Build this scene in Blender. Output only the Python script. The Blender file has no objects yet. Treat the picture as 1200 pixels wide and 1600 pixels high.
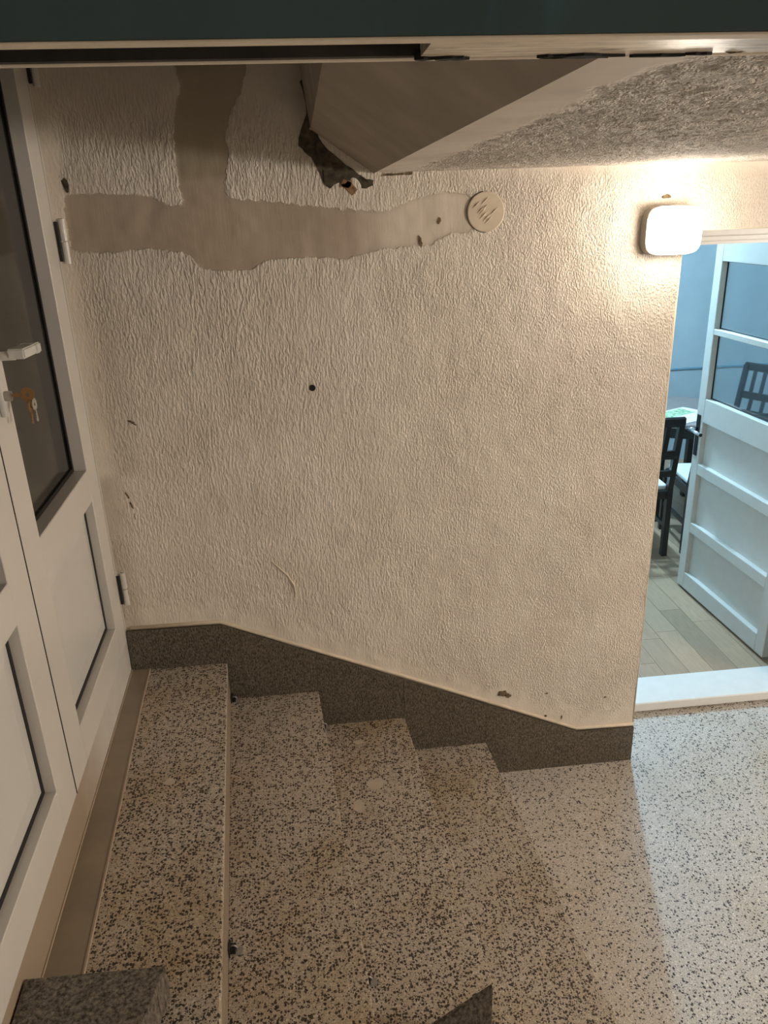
import bpy, bmesh, math, random
import numpy as np
from mathutils import Vector, Matrix, noise as mnoise
random.seed(7); RNG = np.random.default_rng(11)
S = bpy.context.scene; C = S.collection

# ------------------------------------------------------------ camera, world, exposure
F_PX = 1200.0
cam_d = bpy.data.cameras.new('camera'); cam = bpy.data.objects.new('camera', cam_d); C.objects.link(cam)
cam_d.sensor_fit = 'VERTICAL'; cam_d.sensor_height = 36.0; cam_d.lens = 36.0 * F_PX / 1600.0; cam_d.clip_start = 0.02
cr_ = Vector((0.99378926, -0.10660779, -0.03190119)); cu_ = Vector((0.06852648, 0.3604262, 0.93026721)); cf_ = Vector((0.08767571, 0.92667564, -0.36549314))
cam.matrix_world = Matrix(((cr_.x, cu_.x, -cf_.x, -1.219), (cr_.y, cu_.y, -cf_.y, -2.4706), (cr_.z, cu_.z, -cf_.z, 2.1385), (0, 0, 0, 1)))
S.camera = cam
W = bpy.data.worlds.new('hall_air'); S.world = W; W.use_nodes = True
bg = W.node_tree.nodes['Background']; bg.inputs[0].default_value = (1.0, 0.86, 0.70, 1); bg.inputs[1].default_value = 0.12
S.view_settings.view_transform = 'Standard'; S.view_settings.look = 'None'
S.view_settings.exposure = 1.0; S.view_settings.gamma = 1.0; S.view_settings.use_curve_mapping = False
LAMP_E = 15.0; LAMP_COL = (1.0, 0.88, 0.75); FILL_W = 94.0; FILL_COL = (1.0, 0.91, 0.82)
DINE_W = 98.0; DINE_COL = (0.44, 0.75, 1.0)

# ------------------------------------------------------------ measures
L = 1.9194; DELTA = 0.0359; PHI = 0.0712; R_ = 0.1552; X1 = -1.5804; T = 0.3227
CEIL = 2.243; REC = 0.277; PART_BACK = 0.477; NEAR = -1.75; FRONT = -3.6; RIGHT = 2.6; ZTOP = 3.1
def edge_x(k, y): return X1 + k * T + math.tan(PHI) * (-y)
def door_x(y): return -L + math.tan(DELTA) * (-y)

# ------------------------------------------------------------ node helpers
def new_mat(name):
    m = bpy.data.materials.new(name); m.use_nodes = True; nt = m.node_tree
    return m, nt, nt.nodes['Principled BSDF']
def N(nt, t, **kw):
    n = nt.nodes.new(t)
    for k, v in kw.items():
        if k.startswith('i_'):
            key = k[2:]; key = int(key) if key.isdigit() else key
            n.inputs[key].default_value = v
        else: setattr(n, k, v)
    return n
def math_n(nt, op, a, b=None, c=None, clamp=False):
    n = nt.nodes.new('ShaderNodeMath'); n.operation = op; n.use_clamp = clamp
    for i, v in enumerate((a, b, c)):
        if v is None: continue
        if isinstance(v, (int, float)): n.inputs[i].default_value = v
        else: nt.links.new(v, n.inputs[i])
    return n.outputs[0]
def ramp(nt, src, stops):
    n = nt.nodes.new('ShaderNodeValToRGB'); e = n.color_ramp.elements
    while len(e) < len(stops): e.new(0.5)
    for el, (p, c) in zip(e, stops): el.position = p; el.color = (c[0], c[1], c[2], 1)
    nt.links.new(src, n.inputs[0]); return n.outputs[0]
def mixc(nt, fac, a, b, blend='MIX'):
    n = nt.nodes.new('ShaderNodeMix'); n.data_type = 'RGBA'; n.blend_type = blend
    for i, v in ((0, fac), (6, a), (7, b)):
        if isinstance(v, (int, float)): n.inputs[i].default_value = v
        elif isinstance(v, tuple): n.inputs[i].default_value = (*v, 1)
        else: nt.links.new(v, n.inputs[i])
    return n.outputs[2]
def coords(nt, scale=(1, 1, 1), src='Object', rot=(0, 0, 0)):
    tc = nt.nodes.new('ShaderNodeTexCoord'); mp = nt.nodes.new('ShaderNodeMapping')
    mp.inputs['Scale'].default_value = scale; mp.inputs['Rotation'].default_value = rot
    nt.links.new(tc.outputs[src], mp.inputs[0]); return mp.outputs[0]
def noise_n(nt, vec, scale, detail=3, rough=0.5, dist=0.0):
    n = N(nt, 'ShaderNodeTexNoise'); n.inputs['Scale'].default_value = scale; n.inputs['Detail'].default_value = detail
    n.inputs['Roughness'].default_value = rough; n.inputs['Distortion'].default_value = dist
    nt.links.new(vec, n.inputs['Vector']); return n.outputs[0]
def bump(nt, bsdf, h, strength=0.5, dist=0.002):
    b = N(nt, 'ShaderNodeBump'); b.inputs['Strength'].default_value = strength; b.inputs['Distance'].default_value = dist
    nt.links.new(h, b.inputs['Height']); nt.links.new(b.outputs[0], bsdf.inputs['Normal'])
def plain(name, col, rough=0.5, metal=0.0, var=0.06, vscale=18, spec=0.5, bmp=0.0, bscale=300, coat=0.0):
    m, nt, b = new_mat(name); v = coords(nt)
    nz = noise_n(nt, v, vscale, 4, 0.6)
    lo = tuple(max(0, c * (1 - var * 2)) for c in col); hi = tuple(min(1, c * (1 + var)) for c in col)
    nt.links.new(ramp(nt, nz, [(0.3, lo), (0.7, hi)]), b.inputs['Base Color'])
    b.inputs['Roughness'].default_value = rough; b.inputs['Metallic'].default_value = metal
    b.inputs['Specular IOR Level'].default_value = spec; b.inputs['Coat Weight'].default_value = coat
    if bmp: bump(nt, b, noise_n(nt, v, bscale, 2), bmp, 0.001)
    return m

# ------------------------------------------------------------ materials
def terrazzo(name, base, dark, light, dens, scale, patchy=0.35, elong=(1, 1, 1), stain=0.0, size=0.42):
    m, nt, b = new_mat(name)
    v0 = coords(nt, src='Object'); v = coords(nt, elong)
    wob = N(nt, 'ShaderNodeTexNoise'); wob.inputs['Scale'].default_value = scale * 1.3; nt.links.new(v, wob.inputs['Vector'])
    add = N(nt, 'ShaderNodeVectorMath', operation='MULTIPLY_ADD'); nt.links.new(wob.outputs['Color'], add.inputs[0])
    add.inputs[1].default_value = (0.9 / scale,) * 3; nt.links.new(v, add.inputs[2])
    vo = N(nt, 'ShaderNodeTexVoronoi'); vo.inputs['Scale'].default_value = scale; nt.links.new(add.outputs[0], vo.inputs['Vector'])
    sep = N(nt, 'ShaderNodeSeparateColor'); nt.links.new(vo.outputs['Color'], sep.inputs[0])
    big = noise_n(nt, v0, 5.0, 3, 0.6)
    d2 = math_n(nt, 'MULTIPLY_ADD', big, patchy * 2, dens - patchy)
    isd = math_n(nt, 'LESS_THAN', sep.outputs[0], d2)
    inn = math_n(nt, 'LESS_THAN', math_n(nt, 'ADD', vo.outputs['Distance'], math_n(nt, 'MULTIPLY_ADD', noise_n(nt, v0, scale * 2.6, 1), .5, -.25)), size)
    vo2 = N(nt, 'ShaderNodeTexVoronoi'); vo2.inputs['Scale'].default_value = scale * 1.75; nt.links.new(add.outputs[0], vo2.inputs['Vector'])
    sep2 = N(nt, 'ShaderNodeSeparateColor'); nt.links.new(vo2.outputs['Color'], sep2.inputs[0])
    dk2 = math_n(nt, 'MULTIPLY', math_n(nt, 'LESS_THAN', sep2.outputs[0], math_n(nt, 'MULTIPLY', d2, .62)), math_n(nt, 'LESS_THAN', vo2.outputs['Distance'], .45))
    dk = math_n(nt, 'MAXIMUM', math_n(nt, 'MULTIPLY', isd, inn), dk2)
    isl = math_n(nt, 'GREATER_THAN', sep.outputs[1], 0.6)
    inl = math_n(nt, 'LESS_THAN', vo.outputs['Distance'], 0.36)
    lt = math_n(nt, 'MULTIPLY', isl, inl)
    fine = noise_n(nt, v0, scale * 2.2, 2)
    base_c = ramp(nt, fine, [(0.3, tuple(c * 0.62 for c in base)), (0.62, tuple(min(1, c * 1.22) for c in base))])
    c = mixc(nt, math_n(nt, 'MULTIPLY', lt, 0.75), base_c, light)
    dkc = ramp(nt, sep.outputs[2], [(0.0, dark), (1.0, tuple(x * 3 + 0.012 for x in dark))])
    c = mixc(nt, math_n(nt, 'MULTIPLY', dk, 0.97), c, dkc)
    if stain:
        st = noise_n(nt, v0, 2.6, 4, 0.65)
        c = mixc(nt, math_n(nt, 'MULTIPLY', ramp(nt, st, [(0.45, (0, 0, 0)), (0.7, (1, 1, 1))]), stain), c, (0.72, 0.55, 0.28), 'MULTIPLY')
    nt.links.new(c, b.inputs['Base Color']); b.inputs['Roughness'].default_value = 0.42; b.inputs['Specular IOR Level'].default_value = 0.35
    bump(nt, b, fine, 0.12, 0.0006)
    return m
M = {}
M['tread'] = terrazzo('tread_terrazzo', (0.43, 0.37, 0.30), (0.014, 0.008, 0.004), (0.62, 0.56, 0.47), 0.43, 132, 0.26, stain=0.6, size=0.50)
M['floor'] = terrazzo('floor_terrazzo', (0.50, 0.455, 0.395), (0.016, 0.012, 0.010), (0.72, 0.68, 0.62), 0.235, 118, 0.12, stain=0.30, size=0.46)
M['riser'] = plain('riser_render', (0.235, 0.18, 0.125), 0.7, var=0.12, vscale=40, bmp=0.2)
def granite(name, base, dark, scale=420):
    m, nt, b = new_mat(name); v = coords(nt, (1, 1, 0.45))
    n1 = noise_n(nt, v, scale, 3, 0.7); n2 = noise_n(nt, coords(nt), 9, 4, 0.6)
    c = ramp(nt, n1, [(0.36, dark), (0.52, base), (0.70, tuple(min(1, x * 1.9) for x in base))])
    c = mixc(nt, math_n(nt, 'MULTIPLY', n2, 0.5), c, (0.55, 0.42, 0.30), 'MULTIPLY')
    nt.links.new(c, b.inputs['Base Color']); b.inputs['Roughness'].default_value = 0.45; b.inputs['Specular IOR Level'].default_value = 0.35
    bump(nt, b, n1, 0.15, 0.0005); return m
M['granite'] = granite('skirting_granite', (0.13, 0.114, 0.086), (0.028, 0.023, 0.016), 230)
M['granite_rough'] = granite('curb_granite', (0.15, 0.135, 0.11), (0.03, 0.025, 0.02), 130)

def wall_mat(name, attrs=True, dotty=False):
    m, nt, b = new_mat(name)
    # ridges: stretched, warped noise; turning from combed vertical ridges at the left to short drops at the right
    vA = coords(nt, (1.0, 1.0, 0.30)); vB = coords(nt, (1.0, 1.0, 0.60))
    a = noise_n(nt, vA, 165, 2, 0.5, 0.2); c_ = noise_n(nt, vB, 215, 2, 0.5, 0.15)
    sx = N(nt, 'ShaderNodeSeparateXYZ'); nt.links.new(coords(nt), sx.inputs[0])
    t = math_n(nt, 'MULTIPLY_ADD', sx.outputs[0], 0.9, 1.25, clamp=True) if not dotty else math_n(nt, 'ADD', 1.0, 0.0)
    mx = N(nt, 'ShaderNodeMix'); nt.links.new(t, mx.inputs[0]); nt.links.new(a, mx.inputs[2]); nt.links.new(c_, mx.inputs[3])
    h = math_n(nt, 'POWER', math_n(nt, 'MULTIPLY_ADD', mx.outputs[0], 3.2, -1.15, clamp=True), 1.2)
    fine = noise_n(nt, coords(nt), 260, 2)
    big = noise_n(nt, coords(nt), 3.5, 5, 0.62)
    streak = noise_n(nt, coords(nt, (1, 1, 0.12)), 60, 3, 0.6)
    if attrs:
        at = N(nt, 'ShaderNodeAttribute'); at.attribute_name = 'smooth'
        edge_n = noise_n(nt, coords(nt), 55, 3, 0.6)
        sm = math_n(nt, 'MULTIPLY_ADD', math_n(nt, 'ADD', at.outputs['Fac'], math_n(nt, 'MULTIPLY_ADD', edge_n, 1.3, -0.65)), 4.0, -1.5, clamp=True)
        rough_w = math_n(nt, 'SUBTRACT', 1.0, sm)
        at2 = N(nt, 'ShaderNodeAttribute'); at2.attribute_name = 'cement'
        at3 = N(nt, 'ShaderNodeAttribute'); at3.attribute_name = 'worn'
        rough_w2 = math_n(nt, 'MULTIPLY', math_n(nt, 'MULTIPLY', rough_w, math_n(nt, 'MULTIPLY_ADD', noise_n(nt, coords(nt), 4.5, 3), 1.6, .15)), math_n(nt, 'SUBTRACT', 1.0, math_n(nt, 'MULTIPLY', at3.outputs['Fac'], 0.8)))
        hh = math_n(nt, 'ADD', math_n(nt, 'MULTIPLY', h, rough_w2), math_n(nt, 'MULTIPLY', rough_w, 0.35))
        hh = math_n(nt, 'ADD', hh, math_n(nt, 'MULTIPLY', math_n(nt, 'MULTIPLY', streak, sm), 0.30))
    else:
        hh = h
    hh = math_n(nt, 'ADD', hh, math_n(nt, 'MULTIPLY', fine, 0.10))
    col = ramp(nt, big, [(0.3, (0.66, 0.585, 0.49)), (0.55, (0.73, 0.66, 0.56)), (0.75, (0.76, 0.70, 0.61))])
    if attrs:
        pc = ramp(nt, big, [(0.3, (0.40, 0.325, 0.245)), (0.7, (0.48, 0.40, 0.315))])
        col = mixc(nt, sm, col, mixc(nt, at2.outputs['Fac'], pc, (0.37, 0.31, 0.22)))
        at4 = N(nt, 'ShaderNodeAttribute'); at4.attribute_name = 'pale'
        col = mixc(nt, math_n(nt, 'MULTIPLY', at4.outputs['Fac'], 0.80), col, (0.72, 0.64, 0.54))
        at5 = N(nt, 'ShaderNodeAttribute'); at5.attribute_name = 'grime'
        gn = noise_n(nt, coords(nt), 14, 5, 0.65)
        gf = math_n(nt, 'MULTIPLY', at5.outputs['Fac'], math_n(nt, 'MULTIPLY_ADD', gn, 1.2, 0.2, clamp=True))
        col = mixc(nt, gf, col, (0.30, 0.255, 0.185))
    nt.links.new(col, b.inputs['Base Color']); b.inputs['Roughness'].default_value = 0.62; b.inputs['Specular IOR Level'].default_value = 0.3
    bump(nt, b, hh, 0.85, 0.0038)
    return m
M['wall'] = wall_mat('combed_plaster')
M['wall_plain'] = wall_mat('dotted_plaster', attrs=False, dotty=True)
def stipple_mat():
    m, nt, b = new_mat('stippled_ceiling'); v = coords(nt)
    at = N(nt, 'ShaderNodeAttribute'); at.attribute_name = 'stipple'
    n1 = noise_n(nt, coords(nt, (1, 1, 1)), 205, 2, 0.5, 0.1); big = noise_n(nt, v, 3, 4, 0.6)
    h = math_n(nt, 'MULTIPLY', math_n(nt, 'MULTIPLY_ADD', n1, 2.4, -0.7, clamp=True), at.outputs['Fac'])
    bump(nt, b, h, 1.0, 0.0055)
    col = ramp(nt, big, [(0.35, (0.55, 0.49, 0.42)), (0.65, (0.74, 0.67, 0.59))])
    nt.links.new(col, b.inputs['Base Color']); b.inputs['Roughness'].default_value = 0.7; return m
M['stipple'] = stipple_mat()
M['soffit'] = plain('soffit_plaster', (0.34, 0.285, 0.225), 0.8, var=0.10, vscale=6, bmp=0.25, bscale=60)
M['leaf_paint'] = plain('door_leaf_paint', (0.64, 0.61, 0.55), 0.38, var=0.02)
M['white_paint'] = plain('white_paint', (0.74, 0.73, 0.69), 0.35, var=0.02)
M['pvc'] = plain('white_pvc', (0.60, 0.57, 0.52), 0.32, var=0.02, vscale=4)
M['pvc_panel'] = plain('white_pvc_panel', (0.58, 0.565, 0.53), 0.30, var=0.02, vscale=4)
M['gasket'] = plain('black_rubber', (0.008, 0.007, 0.006), 0.6)
M['dark_glass'] = plain('dark_door_glass', (0.020, 0.020, 0.016), 0.12, var=0.3, vscale=5, spec=0.6)
M['stone'] = plain('brown_sill_stone', (0.27, 0.215, 0.155), 0.38, var=0.10, vscale=7)
M['grout'] = plain('pale_grout', (0.36, 0.28, 0.205), 0.8)
M['cream'] = plain('cream_bead', (0.66, 0.56, 0.43), 0.6)
M['black_plastic'] = plain('black_plastic', (0.012, 0.012, 0.013), 0.35)
M['steel'] = plain('dull_steel', (0.42, 0.40, 0.37), 0.35, metal=0.9)
M['chrome'] = plain('chrome', (0.75, 0.76, 0.78), 0.15, metal=1.0)
M['brass'] = plain('brown_brass', (0.30, 0.16, 0.06), 0.4, metal=0.6)
M['lamp_base'] = plain('grey_lamp_base', (0.26, 0.235, 0.20), 0.6)
M['teal'] = plain('teal_gloss_paint', (0.008, 0.034, 0.040), 0.22, var=0.35, vscale=9, coat=0.3)
M['slot'] = plain('slot_shade_brown', (0.045, 0.035, 0.024), 0.8, var=.3)  # dark brown that paints the shade inside the beam slot
M['plug'] = plain('dark_hole', (0.010, 0.008, 0.006), 0.9)
M['mould'] = plain('dark_broken_plaster', (0.085, 0.068, 0.042), 0.95, var=0.4, vscale=45, bmp=0.8, bscale=90)
M['brick_dust'] = plain('orange_plaster_chip', (0.36, 0.20, 0.10), 0.9, var=0.3, vscale=80)
M['brown_chip'] = plain('brown_plaster_chip', (0.17, 0.12, 0.06), 0.9, var=0.4, vscale=120)
M['patch_fill'] = plain('floor_filler', (0.47, 0.40, 0.32), 0.5, var=0.06)
M['wood_black'] = plain('black_stained_wood', (0.012, 0.010, 0.010), 0.35, var=0.2)
M['seat'] = plain('white_seat_cloth', (0.72, 0.72, 0.68), 0.8)
M['table'] = plain('grey_brown_tabletop', (0.24, 0.19, 0.17), 0.35, var=0.08, vscale=12)
M['mat_print'] = plain('green_print_paper', (0.42, 0.60, 0.36), 0.8, var=0.45, vscale=38)
M['paper'] = plain('cream_paper', (0.78, 0.74, 0.62), 0.8)
M['blue_wall'] = plain('pale_blue_wall', (0.42, 0.48, 0.50), 0.7, var=0.03, vscale=5)
M['blue_rail'] = plain('grey_blue_dado', (0.20, 0.34, 0.42), 0.6)
M['ceiling_paint'] = plain('white_ceiling_paint', (0.72, 0.74, 0.75), 0.8)
mt, nt, b = new_mat('opal_glass_lit'); b.inputs['Base Color'].default_value = (0.9, 0.88, 0.84, 1); b.inputs['Roughness'].default_value = 0.25
b.inputs['Emission Color'].default_value = (*LAMP_COL, 1); b.inputs['Emission Strength'].default_value = LAMP_E; M['opal'] = mt
mt, nt, b = new_mat('cool_lamp_disc'); b.inputs['Base Color'].default_value = (0.9, 0.9, 0.9, 1)
b.inputs['Emission Color'].default_value = (*DINE_COL, 1); b.inputs['Emission Strength'].default_value = 8.0; M['cool_disc'] = mt
mt, nt, b = new_mat('clear_pane'); b.inputs['Base Color'].default_value = (0.92, 0.97, 0.98, 1); b.inputs['Roughness'].default_value = 0.02
b.inputs['Transmission Weight'].default_value = 1.0; b.inputs['IOR'].default_value = 1.45; M['pane'] = mt
m_, nt, b = new_mat('teal_gloss_paint'); v = coords(nt, (1, 1, 1)); n1 = noise_n(nt, v, 9, 3, .5); n2 = noise_n(nt, coords(nt, (1, 1, .35)), 13, 2, .4)
c = ramp(nt, n1, [(0.3, (0.024, 0.056, 0.058)), (0.7, (0.038, 0.072, 0.075))])
c = mixc(nt, math_n(nt, 'MULTIPLY_ADD', n2, 9.0, -5.4, clamp=True), c, (0.050, 0.145, 0.185)); nt.links.new(c, b.inputs['Base Color'])  # pale blue blotches: light reflections painted into the teal colour
b.inputs['Roughness'].default_value = 0.3; b.inputs['Coat Weight'].default_value = 0.2; M['teal'] = m_
m_, nt, b = new_mat('chipped_cream_paint'); n1 = noise_n(nt, coords(nt, (7, 75, 1)), 2.2, 5, .65); n2 = noise_n(nt, coords(nt, (30, 160, 1)), 1.0, 3, .6)
c = ramp(nt, n1, [(0.36, (0.30, 0.225, 0.15)), (0.5, (0.62, 0.52, 0.39)), (0.7, (0.74, 0.66, 0.53))]); c = mixc(nt, math_n(nt, 'MULTIPLY_ADD', n2, -14.0, 5.2, clamp=True), c, (0.10, 0.065, 0.035))
nt.links.new(c, b.inputs['Base Color']); b.inputs['Roughness'].default_value = 0.35; bump(nt, b, n1, .4, .001); M['chipped'] = m_
def plank_mat(i):
    r = random.Random(i * 13 + 3); k = r.uniform(0.66, 1.12)
    base = tuple(c * k for c in (0.47, 0.32, 0.20)); m, nt, b = new_mat('laminate_%d' % i)
    v = coords(nt, (9, 1, 1)); n1 = noise_n(nt, v, 7 + i, 5, 0.6, 0.6)
    nt.links.new(ramp(nt, n1, [(0.3, tuple(c * 0.86 for c in base)), (0.7, tuple(c * 1.08 for c in base))]), b.inputs['Base Color'])
    b.inputs['Roughness'].default_value = 0.4; return m
PLANKS = [plank_mat(i) for i in range(7)]

# ------------------------------------------------------------ object helpers
def link(o, parent=None, loc=None, rz=0.0):
    C.objects.link(o)
    if parent is not None: o.parent = parent
    if loc is not None: o.location = loc
    if rz: o.rotation_euler[2] = rz
    return o
def obj(name, bm, mat, parent=None, loc=None, rz=0.0, smooth=False):
    me = bpy.data.meshes.new(name); bmesh.ops.recalc_face_normals(bm, faces=bm.faces); bm.to_mesh(me); bm.free()
    if smooth:
        for p in me.polygons: p.use_smooth = True
    for mm in (mat if isinstance(mat, list) else [mat]): me.materials.append(mm)
    return link(bpy.data.objects.new(name, me), parent, loc, rz)
def tag(o, label=None, cat=None, group=None, kind=None):
    if label: o['label'] = label
    if cat: o['category'] = cat
    if group: o['group'] = group
    if kind: o['kind'] = kind
    return o
def empty(name, loc=(0, 0, 0), rz=0.0, **kw):
    o = bpy.data.objects.new(name, None); o.empty_display_size = 0.05; link(o, None, loc, rz); tag(o, **kw); return o
def box(bm, x0, x1, y0, y1, z0, z1, bev=0.0, seg=1):
    vs = [bm.verts.new((x, y, z)) for x in (x0, x1) for y in (y0, y1) for z in (z0, z1)]
    fs = [(0, 1, 3, 2), (4, 6, 7, 5), (0, 4, 5, 1), (2, 3, 7, 6), (0, 2, 6, 4), (1, 5, 7, 3)]
    faces = [bm.faces.new([vs[i] for i in f]) for f in fs]
    if bev:
        es = list({e for f in faces for e in f.edges})
        bmesh.ops.bevel(bm, geom=es, offset=bev, segments=seg, affect='EDGES', profile=0.5)
    return vs
def bx(x0, x1, y0, y1, z0, z1, bev=0.0, seg=1):
    bm = bmesh.new(); box(bm, x0, x1, y0, y1, z0, z1, bev, seg); return bm
def prism(pts, axis, a, b_, bm=None, bev=0.0):
    """extrude a closed outline; axis 'z': pts are (x,y), 'y': (x,z), 'x': (y,z)"""
    bm = bm or bmesh.new()
    def P(p, t): return {'z': (p[0], p[1], t), 'y': (p[0], t, p[1]), 'x': (t, p[0], p[1])}[axis]
    A = [bm.verts.new(P(p, a)) for p in pts]; B = [bm.verts.new(P(p, b_)) for p in pts]
    fs = [bm.faces.new(A), bm.faces.new(B[::-1])]
    for i in range(len(pts)):
        j = (i + 1) % len(pts); fs.append(bm.faces.new((A[i], B[i], B[j], A[j])))
    if bev: bmesh.ops.bevel(bm, geom=list({e for f in fs for e in f.edges}), offset=bev, segments=2, affect='EDGES', profile=0.5)
    return bm
def tube(bm, pts, r, seg=10, caps=True, squash=1.0):
    pts = [Vector(p) for p in pts]; rings = []
    rr = r if isinstance(r, (list, tuple)) else [r] * len(pts)
    up = Vector((0, 0, 1))
    for i, p in enumerate(pts):
        d = (pts[min(i + 1, len(pts) - 1)] - pts[max(i - 1, 0)]).normalized()
        a = d.cross(up) if abs(d.z) < 0.95 else d.cross(Vector((1, 0, 0)))
        a.normalize(); c = a.cross(d).normalized()
        rings.append([bm.verts.new(p + (a * math.cos(t) + c * math.sin(t) * squash) * rr[i]) for t in [2 * math.pi * k / seg for k in range(seg)]])
    for A, B in zip(rings, rings[1:]):
        for k in range(seg): bm.faces.new((A[k], A[(k + 1) % seg], B[(k + 1) % seg], B[k]))
    if caps: bm.faces.new(rings[0][::-1]); bm.faces.new(rings[-1])
    return bm
def bar(bm, p, q, w, d, up=(0, 0, 1)):
    """rectangular bar from p to q, w across, d deep"""
    p, q = Vector(p), Vector(q); z = (q - p).normalized(); up = Vector(up)
    if abs(z.dot(up)) > 0.95: up = Vector((0, 1, 0))
    x = up.cross(z).normalized(); y = z.cross(x).normalized()
    A = [bm.verts.new(p + x * sx * w / 2 + y * sy * d / 2) for sx, sy in ((-1, -1), (1, -1), (1, 1), (-1, 1))]
    B = [bm.verts.new(q + x * sx * w / 2 + y * sy * d / 2) for sx, sy in ((-1, -1), (1, -1), (1, 1), (-1, 1))]
    bm.faces.new(A[::-1]); bm.faces.new(B)
    for k in range(4): bm.faces.new((A[k], A[(k + 1) % 4], B[(k + 1) % 4], B[k]))
    return bm
def blob(bm, cx, cz, rx, rz, y, n=14, jag=0.3, thick=0.0015, seed=0, ang=0.0):
    r = random.Random(seed); pts = []
    for k in range(n):
        t = 2 * math.pi * k / n; q = 1 + r.uniform(-jag, jag)
        px, pz = math.cos(t) * rx * q, math.sin(t) * rz * q
        pts.append((cx + px * math.cos(ang) - pz * math.sin(ang), cz + px * math.sin(ang) + pz * math.cos(ang)))
    return prism(pts, 'y', y - thick, y + 0.004, bm)
def inside(poly, X, Z):
    res = np.zeros(X.shape, bool); n = len(poly)
    for i in range(n):
        x1, z1 = poly[i]; x2, z2 = poly[(i + 1) % n]
        cond = ((z1 > Z) != (z2 > Z)) & (X < (x2 - x1) * (Z - z1) / (z2 - z1 + 1e-12) + x1)
        res ^= cond
    return res
def blur(a, k):
    for _ in range(k):
        a = (np.roll(a, 1, 0) + np.roll(a, -1, 0) + a) / 3; a = (np.roll(a, 1, 1) + np.roll(a, -1, 1) + a) / 3
    return a
def grid_obj(name, U, V, P, mat, attrs, parent=None, smooth=True):
    nu, nv = U, V; me = bpy.data.meshes.new(name)
    me.vertices.add(nu * nv); me.vertices.foreach_set('co', P.reshape(-1).astype(np.float32))
    i = np.arange(nu * nv).reshape(nu, nv); q = np.stack([i[:-1, :-1], i[1:, :-1], i[1:, 1:], i[:-1, 1:]], -1).reshape(-1, 4)
    me.loops.add(q.size); me.loops.foreach_set('vertex_index', q.reshape(-1).astype(np.int32))
    me.polygons.add(len(q)); me.polygons.foreach_set('loop_start', (np.arange(len(q)) * 4).astype(np.int32))
    me.polygons.foreach_set('loop_total', np.full(len(q), 4, np.int32))
    me.update(calc_edges=True); me.polygons.foreach_set('use_smooth', np.full(len(q), smooth))
    for k, a in attrs.items():
        at = me.attributes.new(k, 'FLOAT', 'POINT'); at.data.foreach_set('value', a.reshape(-1).astype(np.float32))
    me.materials.append(mat); return link(bpy.data.objects.new(name, me), parent)

# ============================================================ STRUCTURE
LINT = 2.050
# --- main stairwell wall (plane y = 0, x from the left door to the corner at x = 0)
wall = empty('wall_back', (0, 0, 0), kind='structure', cat='wall', label='cream combed-plaster wall above the stairs with smooth repair patches')
nx, nz = 420, 640
xs = np.linspace(-1.99, 0.0, nx); zs = np.linspace(-0.05, ZTOP, nz); X, Z = np.meshgrid(xs, zs, indexing='ij')
cement = [(-1.525, 3.2), (-1.525, 2.526), (-1.513, 2.485), (-1.531, 2.438), (-1.552, 2.342), (-1.55, 2.275), (-1.549, 2.224), (-1.547, 2.172), (-1.418, 2.168), (-1.416, 2.237), (-1.4, 2.305), (-1.403, 2.355), (-1.387, 2.403), (-1.345, 2.467), (-1.329, 2.523), (-1.32, 3.2)]
band = [(-1.879, 2.213), (-1.769, 2.208), (-1.644, 2.201), (-1.589, 2.174), (-1.538, 2.168), (-1.406, 2.185), (-1.24, 2.166), (-1.089, 2.147), (-0.954, 2.136), (-0.856, 2.169), (-0.778, 2.184), (-0.71, 2.182), (-0.67, 2.154), (-0.659, 2.099), (-0.689, 2.069), (-0.759, 2.064), (-0.819, 2.031), (-0.957, 2.03), (-1.077, 2.003), (-1.193, 2.013), (-1.309, 2.012), (-1.36, 1.986), (-1.466, 1.981), (-1.521, 2.001), (-1.554, 2.039), (-1.664, 2.056), (-1.777, 2.046), (-1.886, 2.057)]
ce = inside(cement, X, Z).astype(float); ba = inside(band, X, Z).astype(float)
smooth_a = blur(np.maximum(ce, ba), 2)
cement_a = blur(ce * (Z > 2.24), 3)
ramp_ = lambda a, lo, hi: np.clip((a - lo) / (hi - lo), 0, 1)
pale_a = ba * ramp_(X, -1.06, -0.93) + ce * 0
pale_a = blur(pale_a, 5)
wv = blur(RNG.standard_normal(X.shape), 14); wv /= wv.std()
# worn (texture rubbed flat): top of the wall, strip along the door, band above the skirting
sk_top = np.interp(X, [-1.99, -1.587, -0.238, 0.05], [0.783, 0.779, 0.166, 0.162])
worn = np.maximum.reduce([ramp_(Z, 2.36, 2.48) * (X < -0.9), ramp_(sk_top + 0.11 - Z + 0.02 * wv, 0, 0.05), ramp_(-1.85 - X + 0.006 * wv, 0, 0.03) * (Z > 1.15), ramp_(Z, 2.20, 2.235) * (X > -0.6)])
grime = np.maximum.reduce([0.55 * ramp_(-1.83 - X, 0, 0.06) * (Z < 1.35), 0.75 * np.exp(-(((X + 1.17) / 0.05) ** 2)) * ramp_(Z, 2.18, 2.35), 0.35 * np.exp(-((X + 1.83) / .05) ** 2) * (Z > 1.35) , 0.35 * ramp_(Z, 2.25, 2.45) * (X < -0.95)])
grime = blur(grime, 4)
Y = -0.0018 * (1 - smooth_a) + 0.0009 * wv * 0.8
Y += -0.010 * np.exp(-((Z - sk_top - 0.045) / 0.05) ** 2) * np.exp(-((X + 1.33) / 0.06) ** 2) * 0.5
Y = np.minimum(Y, 0.004); Y[-1, :] = np.where(zs > LINT, -0.0018, 0.0)
n2x, n2z = 300, 60
xs2 = np.linspace(0.0, RIGHT, n2x); zs2 = np.linspace(LINT, CEIL + .03, n2z); X2, Z2 = np.meshgrid(xs2, zs2, indexing='ij')
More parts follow.
